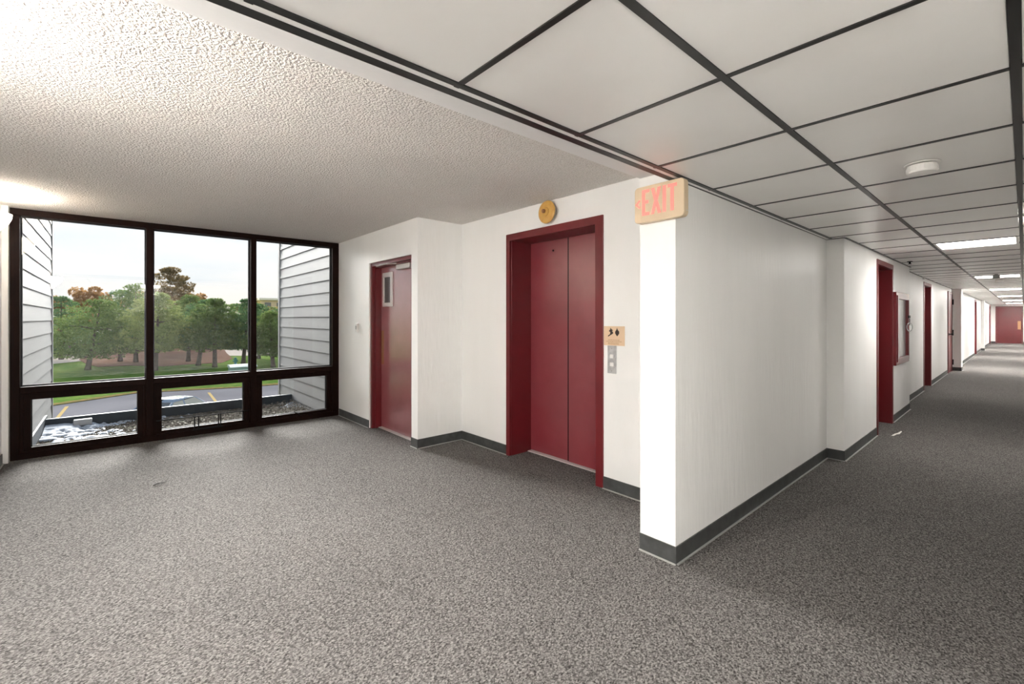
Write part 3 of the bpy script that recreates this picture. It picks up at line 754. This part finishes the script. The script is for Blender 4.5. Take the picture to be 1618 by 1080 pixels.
# snow lying in patches over the stones (a height field that dips under them)
b = B(); nx_, ny_ = 110, 150; gridv = []
for i in range(nx_+1):
    row = []
    for j in range(ny_+1):
        x = -8.975 + i*(2.235/nx_); y = -0.695 + j*(3.18/ny_)
        cover = 0.22 - 0.95*max(0, (y+0.25))*(0.55+0.45*min(1, (x+9)/1.2)) + 0.75*nz2(x, y, 3.2) + 0.9*nz2(x, y, 9, 4) + 0.8*nz2(x, y, 21, 8)
        if y > 2.05:
            cover += 1.9*min(1, (y-2.05)/0.3)*(1 if x < -8.3 else 0.4)
        if x < -8.75 and y < 1.0:
            cover += 0.35
        if y < -0.35 and x < -8.2:
            cover += 0.8*min(1, (-8.2-x)/0.5)
        hh = -0.168 + 0.045*max(-0.3, min(0.9, cover)) + (0.05*min(1, max(0, (-8.5-x)/0.4))*min(1, max(0, (0.0-y)/0.5)) if cover > 0 else 0)
        row.append(b.verts.new((x, y, hh)))
    gridv.append(row)
for i in range(nx_):
    for j in range(ny_):
        b.faces.new((gridv[i][j], gridv[i+1][j], gridv[i+1][j+1], gridv[i][j+1]))
obj('snow', b, M['snow'], roof, kind='stuff', smooth=True)
b = B(); box(b, -8.92, -8.83, -0.415, -0.22, -0.115, -0.03)
tag(obj('foam_block', b, M['foam'], origin=(-8.87, -0.32, -0.10), bevel=0.008), 'long white block lying against the roof parapet in the snow', 'block')

b = B(); prism(b, [(-260, -160), (-12, -160), (-12, 200), (-260, 200)], ZF, ZG-0.5, ZG); lawn = obj('lawn', b, M['grass'], kind=ST)
edge = [(-34.2, -60), (-35.2, -12), (-35.9, -2.6), (-38.4, 1.2), (-36.6, 6.9), (-36.4, 9.0), (-36, 20), (-35, 80)]
b = B(); prism(b, [(-10.3, -60)] + [] + [(-10.3, 80)] + edge[::-1], ZF, ZG+0.001, ZG+0.02); lot = obj('parking_lot', b, M['asphalt'], kind=ST)
b = B(); prism(b, [(x-R.uniform(.5, 1.0), y) for x, y in edge] + [(x+0.02, y) for x, y in edge[::-1]], ZF, ZG+0.001, ZG+0.06); obj('leaf_edge', b, M['leaf_litter'], lot)
def line(x0, y0, x1, y1, w=0.075):
    d = Vector((x1-x0, y1-y0, 0)).normalized(); n = Vector((-d.y, d.x, 0))*w
    bb = B(); prism(bb, [(x0+n.x, y0+n.y), (x1+n.x, y1+n.y), (x1-n.x, y1-n.y), (x0-n.x, y0-n.y)], ZF, ZG+0.0205, ZG+0.026); obj('stall_line', bb, M['yellow'], lot)
line(-35.2, -1.9, -31.0, -2.05); line(-35.6, 4.75, -31.4, 4.55); line(-35.6, 11.2, -31.4, 11.1)
b = B(); prism(b, [(-62, -1.1), (-61.5, 1.5), (-58.2, 4.0), (-59.0, 6.0), (-58.5, 9.0), (-64, 11), (-74, 12), (-90, 14), (-92, -2), (-74, -3), (-66, -2)], ZF, ZG+0.002, ZG+0.04); obj('mulch_bed', b, M['mulch'], kind=ST)
b = B(); prism(b, [(-69, -40), (-69, -5.2), (-71, -3.2), (-75, -1), (-75, 7), (-69, 11.5), (-66.5, 15), (-66, 60), (-82, 60), (-82, 18), (-84, 8), (-84, -40)], ZF, ZG+0.003, ZG+0.03); obj('path', b, M['path'], kind=ST)

# ------------------------------------------------------------------ trees
def tufts(b, c, rx, ry, rz, n, size, rnd, up=0.6, flat=False):
    for i in range(n):
        while True:
            p = Vector((rnd.uniform(-1, 1), rnd.uniform(-1, 1), rnd.uniform(-1, 1)))
            if 0.15 < p.length < 1: break
        if rnd.random() < 0.6:
            p = p.normalized()*rnd.uniform(0.8, 1.0)
        q = Vector((c[0]+p.x*rx, c[1]+p.y*ry, c[2]+p.z*rz))
        for k in range(3):
            d = Vector((p.x*0.7+rnd.gauss(0, .55), p.y*0.7+rnd.gauss(0, .55), p.z*0.4+up+rnd.gauss(0, .4))).normalized()*size*rnd.uniform(.6, 1.2)
            s = d.cross(Vector((rnd.gauss(0, 1), rnd.gauss(0, 1), rnd.gauss(0, 1)))).normalized()*size*(0.24 if not flat else 0.5)
            if flat:
                vs = [b.verts.new(q-s), b.verts.new(q+d*0.6-s*0.3), b.verts.new(q+d), b.verts.new(q+s)]
            else:
                vs = [b.verts.new(q-s), b.verts.new(q+d), b.verts.new(q+s)]
            b.faces.new(vs)
def pine(x, y, h, w, label, seed, lean=(0, 0), m='pine', low=0.28, dens=1.0, tuft=0.21):
    rnd = random.Random(seed); t = thing('pine_tree', (x, y, ZG), label, 'tree', 'pines on the lawn')
    tp = [(x+lean[0]*q, y+lean[1]*q, ZG-0.05+h*0.92*q) for q in (0, .08, .2, .4, .65, 1)]
    b = B(); tube(b, tp, [.26, .21, .19, .15, .09, .03], 8); obj('trunk', b, M['bark'], t, smooth=True)
    fol = B(); nl = 10
    for i in range(nl):
        f = low + (1-low)*(i+0.3)/nl
        prof = math.sin(min(1, (1-f)/(1-low)*1.15+0.12)*PI/2)**0.8
        np_ = 6 if i < nl-3 else 3
        for k in range(np_):
            a = 2*PI*(k+rnd.random()*.8)/np_ + i; rr = w/2*prof*rnd.uniform(.5, .95)
            if i == nl-1: rr *= .3
            cx, cy, cz = x+lean[0]*f+rr*math.cos(a), y+lean[1]*f+rr*math.sin(a), ZG+h*f+rnd.uniform(-.15, .15)
            s = w*rnd.uniform(.15, .21)*(0.6+0.5*prof)
            tufts(fol, (cx, cy, cz), s, s, s*0.36, int(85*dens), tuft, rnd, 0.5)
            if i in (0, 2, 5) and k in (0, 2, 4):
                bb = B(); tube(bb, [(x+lean[0]*f*.9, y+lean[1]*f*.9, cz-0.35), ((x+lean[0]*f+cx)/2, (y+lean[1]*f+cy)/2, cz-0.15), (cx, cy, cz)], [.07, .05, .02], 5); obj('branch', bb, M['bark'], t)
    obj('foliage', fol, M[m], t, kind='stuff')
    return t
pine(-59.3, -1.8, 6.7, 6.6, 'pine with a leaning trunk standing alone at the left of the lawn', 1, (-.1, .9), 'pine', .20, 1.2)
pine(-68.1, 0.65, 8.2, 6.2, 'pine with a short trunk in the mulch behind the leftmost pine', 2, (0, .2), 'pine_blue', .22)
pine(-66.0, 1.95, 8.8, 6.4, 'tall pine at the front of the mulch just left of the first mullion', 3, (0, 0), 'pine', .24)
pine(-54.3, 3.0, 7.4, 5.2, 'yellowish green pine with its trunk right beside the first mullion', 4, (0, .3), 'pine_yellow', .26, 1.2)
pine(-63.0, 6.45, 7.6, 4.6, 'pine with a dark trunk at the back of the mulch in the middle pane', 5, (0, .2), 'pine', .33)
pine(-57.2, 6.7, 7.0, 4.6, 'pine with a trunk leaning to the right in the middle pane', 6, (0, .9), 'pine_blue', .30)
pine(-54.2, 7.75, 7.0, 4.8, 'pine with a straight pale trunk in the centre of the middle pane', 7, (0, 0), 'pine', .27, 1.2)
pine(-55.5, 10.5, 7.0, 4.4, 'pine with a trunk behind the teal hydrant', 8, (0, .5), 'pine_blue', .28)
pine(-50.0, 12.1, 5.6, 4.4, 'bushy pine in the right pane beside the siding', 9, (0, -.3), 'pine', .24, 1.2)
pine(-62.0, 13.4, 6.8, 5.0, 'dark pine behind the bushy pine in the right pane', 10, (0, 0), 'pine_blue', .2)
pine(-76.0, -4.6, 7.6, 5.0, 'dark pine seen at the far left along the siding edge', 11, (0, 0), 'pine_blue', .15)
pine(-62.0, -9.0, 7.0, 5.5, 'pine on the lawn hidden behind the left siding wall', 12, (0, 0), 'pine', .25)
pine(-55.0, 19.0, 7.0, 5.5, 'pine on the lawn hidden behind the right siding wall', 13, (0, 0), 'pine', .25)
def broadleaf(x, y, h, w, label, seed, m, low=.35, n=16, name='autumn_tree', grp=None, size=.45):
    rnd = random.Random(seed); t = thing(name, (x, y, ZG), label, 'tree' if name != 'brush' else 'bush', grp)
    b = B(); tube(b, [(x, y, ZG-.05), (x+.1, y, ZG+h*.3), (x, y+.1, ZG+h*.8)], [.28, .2, .05], 7); obj('trunk', b, M['bark'], t, smooth=True)
    fol = B()
    for k in range(n):
        a = rnd.uniform(0, 2*PI); f = rnd.uniform(low, 1); rr = w/2*math.sqrt(max(0.05, 1-((f-low)/(1-low)*1.6-.75)**2*.9))*rnd.uniform(.2, .85)
        s = w*rnd.uniform(.13, .2)
        tufts(fol, (x+rr*math.cos(a), y+rr*math.sin(a), ZG+h*f-s*.5), s, s, s*.8, 150, size*.6, rnd, .1, True)
    obj('foliage', fol, M[m], t, kind='stuff')
    return t
broadleaf(-98, -3.0, 9.9, 6.6, 'orange brown autumn tree above the pines at the left', 21, 'autumn', .4, 26)
broadleaf(-97, -5.6, 8.8, 6, 'low orange tree left of the tall autumn tree', 22, 'autumn', .4, 16)
broadleaf(-97, 3.2, 9.2, 6, 'rusty tree peeking between the pines in the left pane', 23, 'autumn_green', .4, 18)
pine(-84, 6.4, 12.6, 7.4, 'tallest rust tinged conifer rising behind the first mullion', 24, (0, 0), 'rust', .25, 1.9, .30)
broadleaf(-88, 9.6, 8.8, 5, 'orange tree below the tallest tree, in the middle pane', 25, 'autumn', .4, 16)
broadleaf(-88, 17.5, 8.6, 6, 'yellow green turning tree behind the pines in the middle pane', 26, 'autumn_green', .4, 18)
broadleaf(-86, 21.0, 7.4, 6, 'turning tree below the far tan building', 27, 'autumn_green', .3, 18)
for i, (bx, by) in enumerate(((-92, -9), (-92, -4), (-93, 1), (-93, 6), (-92, 11), (-91, 16), (-90, 21))):
    broadleaf(bx, by, 4.4, 5.0, ('brown brush thicket behind the path, far left', 'brown brush thicket behind the leftmost pine', 'brown brush thicket behind the mulch, left pane', 'brown brush thicket behind the first mullion', 'brown brush thicket behind the middle pines',
              'brown brush thicket behind the teal hydrant', 'brown brush thicket in the right pane')[i], 40+i, 'brush', .05, 18, 'brush', 'brush along the far side', .5)

# ------------------------------------------------------------------ outside things
def car(x, y, ang, body, glass, label):
    t = thing('car', (x, y, ZG+0.02), label, 'car')
    ca, sa = math.cos(ang), math.sin(ang)
    T = lambda l, s, z: (x+ca*l-sa*s, y+sa*l+ca*s, ZG+0.02+z)
    def loft(secs, name, m, par, smooth=True):
        """secs: (l, half width bottom, half width top, z bottom, z top)"""
        bb = B(); rg = []
        for l, wb, wt, z0, z1 in secs:
            zm = z0+(z1-z0)*.55; wm = max(wb, wt)
            pr = [(-wb, z0), (-wm, zm), (-wt, z1-.04), (-wt+.10, z1), (wt-.10, z1), (wt, z1-.04), (wm, zm), (wb, z0)]
            rg.append([bb.verts.new(T(l, s, z)) for s, z in pr])
        for i in range(len(rg)-1):
            for k in range(8):
                bb.faces.new((rg[i][k], rg[i][(k+1) % 8], rg[i+1][(k+1) % 8], rg[i+1][k]))
        bb.faces.new(rg[0]); bb.faces.new(rg[-1][::-1])
        return obj(name, bb, M[m], par, smooth=smooth)
    loft([(-2.35, .74, .70, .38, .80), (-2.2, .86, .78, .26, .98), (-1.4, .90, .84, .22, 1.00), (0, .91, .86, .2, .96), (1.2, .91, .84, .22, .92), (2.0, .86, .74, .26, .80), (2.35, .66, .60, .38, .62)], 'body', body, t)
    # roof shell and glass house
    def cab(l, w, z): return (l, w, z)
    secs = [(-1.75, .72, .98), (-0.95, .60, 1.40), (-0.2, .60, 1.45), (0.45, .59, 1.42), (1.25, .70, .96)]
    bb = B(); rg = []
    for l, w, z in secs:
        rg.append([bb.verts.new(T(l, s, zz)) for s, zz in ((-w, z-.02), (-w*.6, z+.015), (0, z+.025), (w*.6, z+.015), (w, z-.02), (w, z-.055), (-w, z-.055))])
    for i in range(1, 3):
        for k in range(7):
            bb.faces.new((rg[i][k], rg[i][(k+1) % 7], rg[i+1][(k+1) % 7], rg[i+1][k]))
    bb.faces.new(rg[1]); bb.faces.new(rg[3][::-1])
    obj('roof', bb, M[body], t, smooth=True)
    bb = B(); q = [T(-1.75, -.70, .985), T(-1.75, .70, .985), T(-.97, .585, 1.375), T(-.97, -.585, 1.375)]; q2 = [T(-1.70, -.70, .95), T(-1.70, .70, .95), T(-.92, .585, 1.33), T(-.92, -.585, 1.33)]
    def slab(name, q, q2, m):
        bb = B(); a = [bb.verts.new(p) for p in q]; c = [bb.verts.new(p) for p in q2]
        bb.faces.new(a); bb.faces.new(c[::-1])
        for k in range(4):
            bb.faces.new((a[k], c[k], c[(k+1) % 4], a[(k+1) % 4]))
        return obj(name, bb, M[m], t)
    bb.free()
    slab('rear_window', q, q2, 'car_glass_dark')
    slab('windshield', [T(1.25, -.70, .955), T(1.25, .70, .955), T(.47, .58, 1.39), T(.47, -.58, 1.39)], [T(1.20, -.70, .93), T(1.20, .70, .93), T(.42, .58, 1.35), T(.42, -.58, 1.35)], 'car_glass_dark')
    for s in (-1, 1):
        for l0, l1, t0, t1 in ((-1.45, -.38, -.90, -.36), (-.30, 1.05, -.28, .42)):
            slab('side_window', [T(l0, s*.775, .975), T(l1, s*.785, .965), T(t1, s*.612, 1.375), T(t0, s*.612, 1.370)], [T(l0, s*.74, .975), T(l1, s*.75, .965), T(t1, s*.58, 1.375), T(t0, s*.58, 1.370)], glass)
        slab('rear_pillar', [T(-1.78, s*.75, .985), T(-1.46, s*.78, .975), T(-.90, s*.605, 1.39), T(-.99, s*.60, 1.395)], [T(-1.76, s*.70, .975), T(-1.46, s*.73, .965), T(-.90, s*.57, 1.38), T(-.99, s*.56, 1.38)], body)
        slab('centre_pillar', [T(-.39, s*.782, .97), T(-.29, s*.782, .97), T(-.27, s*.61, 1.39), T(-.37, s*.61, 1.39)], [T(-.39, s*.75, .97), T(-.29, s*.75, .97), T(-.27, s*.58, 1.385), T(-.37, s*.58, 1.385)], body)
        slab('front_pillar', [T(1.04, s*.785, .96), T(1.27, s*.72, .95), T(.50, s*.60, 1.40), T(.41, s*.612, 1.39)], [T(1.04, s*.74, .96), T(1.25, s*.69, .94), T(.48, s*.57, 1.38), T(.41, s*.58, 1.38)], body)
        bb = B(); box(bb, 0, .12, 0, .17, 0, .11)
        for v in bb.verts:
            v.co = Vector(T(.80+v.co.x, s*(.86+v.co.y), .96+v.co.z))
        obj('mirror', bb, M[body], t, bevel=.02)
        slab('tail_lamp', [T(-2.345, s*.45, .66), T(-2.30, s*.72, .66), T(-2.26, s*.74, .84), T(-2.31, s*.45, .84)], [T(-2.25, s*.45, .66), T(-2.2, s*.74, .66), T(-2.2, s*.74, .84), T(-2.2, s*.45, .84)], 'tail')
        for l in (-1.38, 1.42):
            bb = B(); rg = []
            for r, d in ((.22, -.10), (.31, -.10), (.33, -.07), (.33, .07), (.31, .10), (.22, .10)):
                rg.append([bb.verts.new(T(l+r*math.cos(2*PI*k/20), s*.80+d, .33+r*math.sin(2*PI*k/20))) for k in range(20)])
            for i in range(5):
                for k in range(20):
                    bb.faces.new((rg[i][k], rg[i][(k+1) % 20], rg[i+1][(k+1) % 20], rg[i+1][k]))
            bb.faces.new(rg[0]); bb.faces.new(rg[5][::-1])
            obj('wheel', bb, M['tyre'], t)
    slab('brake_lamp', [T(-1.70, .05, 1.03), T(-1.70, -.22, 1.03), T(-1.66, -.22, 1.06), T(-1.66, .05, 1.06)], [T(-1.65, .05, 1.0), T(-1.65, -.22, 1.0), T(-1.61, -.22, 1.03), T(-1.61, .05, 1.03)], 'tail')
    slab('antenna_fin', [T(-.80, -.025, 1.43), T(-.80, .025, 1.43), T(-.86, .01, 1.53), T(-.86, -.01, 1.53)], [T(-.60, -.025, 1.44), T(-.60, .025, 1.44), T(-.80, .01, 1.53), T(-.80, -.01, 1.53)], 'black')
    return t
car(-24.6, 2.0, math.atan2(.62, -.78), 'car', 'car_glass', 'pale blue sedan parked beyond the roof parapet')
car(-84.5, -6.0, math.radians(95), 'car_dark', 'car_glass_dark', 'dark car far off beyond the path at the left')

t = thing('hydrant', (-55.3, 9.75, ZG), 'teal fire hydrant on the lawn behind the utility cabinet', 'hydrant')
b = B(); lathe(b, [(.20, 0), (.20, .06), (.13, .07), (.13, .52), (.17, .54), (.17, .60), (.13, .66), (.05, .74), (.05, .80)], (-55.3, 9.75, ZG), 'z', 14); obj('barrel', b, M['teal'], t, smooth=True)
for dy in (-1, 1):
    b = B(); tube(b, [(-55.3, 9.75+dy*.10, ZG+.42), (-55.3, 9.75+dy*.24, ZG+.42)], .07, 10); obj('outlet', b, M['teal'], t)
t = thing('utility_cabinet', (-43.3, 8.15, ZG), 'pale green utility cabinet on a concrete pad at the lawn edge', 'cabinet')
b = B(); box(b, -44.4, -42.6, 7.0, 9.4, ZG-.05, ZG+.10); obj('pad', b, M['path'], t)
b = B(); box(b, -44.1, -43.1, 7.25, 9.15, ZG+.10, ZG+.84); bd = obj('body', b, M['utility'], t, bevel=.02)
b = B(); prism(b, [(-44.15, .841), (-43.0, .841), (-43.0, .89), (-43.4, 1.04), (-44.15, 1.04)], lambda u, v, d: (u, d, ZG+v), 7.20, 9.20); obj('lid', b, M['utility_lid'], t)
b = B(); box(b, -43.1, -43.07, 8.17, 8.23, ZG+.15, ZG+.80); obj('door_seam', b, M['utility_lid'], bd)
b = B(); box(b, -43.1, -43.05, 8.35, 8.45, ZG+.40, ZG+.55); obj('handle', b, M['steel'], bd)

# far tan building at the right, low cream building at the left
t = thing('office_building', (-150, 56, ZG), 'long tan office building far off above the right hand pines', 'building')
b = B(); box(b, -160, -150, 33, 80, ZG, 6.9); obj('wall', b, M['tan_wall'], t)
b = B(); box(b, -160.5, -149.2, 32.4, 80.6, 6.9, 7.5); obj('cornice', b, M['cream_wall'], t)
b = B(); box(b, -150, -149.6, 33, 80, 3.6, 4.1); obj('band', b, M['cream_wall'], t)
for k in range(14):
    yy = 34 + k*3.3
    for z0, z1 in ((4.7, 6.2), (0.2, 3.0)):
        b = B(); box(b, -150.0, -149.85, yy, yy+1.7, z0, z1); obj('window', b, M['far_glass'], t)
    b = B(); tube(b, [(-149.2, yy-0.8, ZG), (-149.2, yy-0.8, 3.6)], .28, 8); obj('column', b, M['cream_wall'], t)
t = thing('low_building', (-130, -8, ZG), 'low cream roofed building glimpsed through the left pines', 'building')
b = B(); box(b, -140, -130, -16, 2, ZG, 3.6); obj('wall', b, M['cream_wall'], t)
b = B(); box(b, -140.5, -129.4, -16.5, 2.5, 3.6, 4.6); obj('roof', b, M['path'], t)
for k in range(5):
    b = B(); box(b, -130, -129.85, -14.5+k*3.3, -12.6+k*3.3, 0.2, 2.4); obj('window', b, M['far_glass'], t)
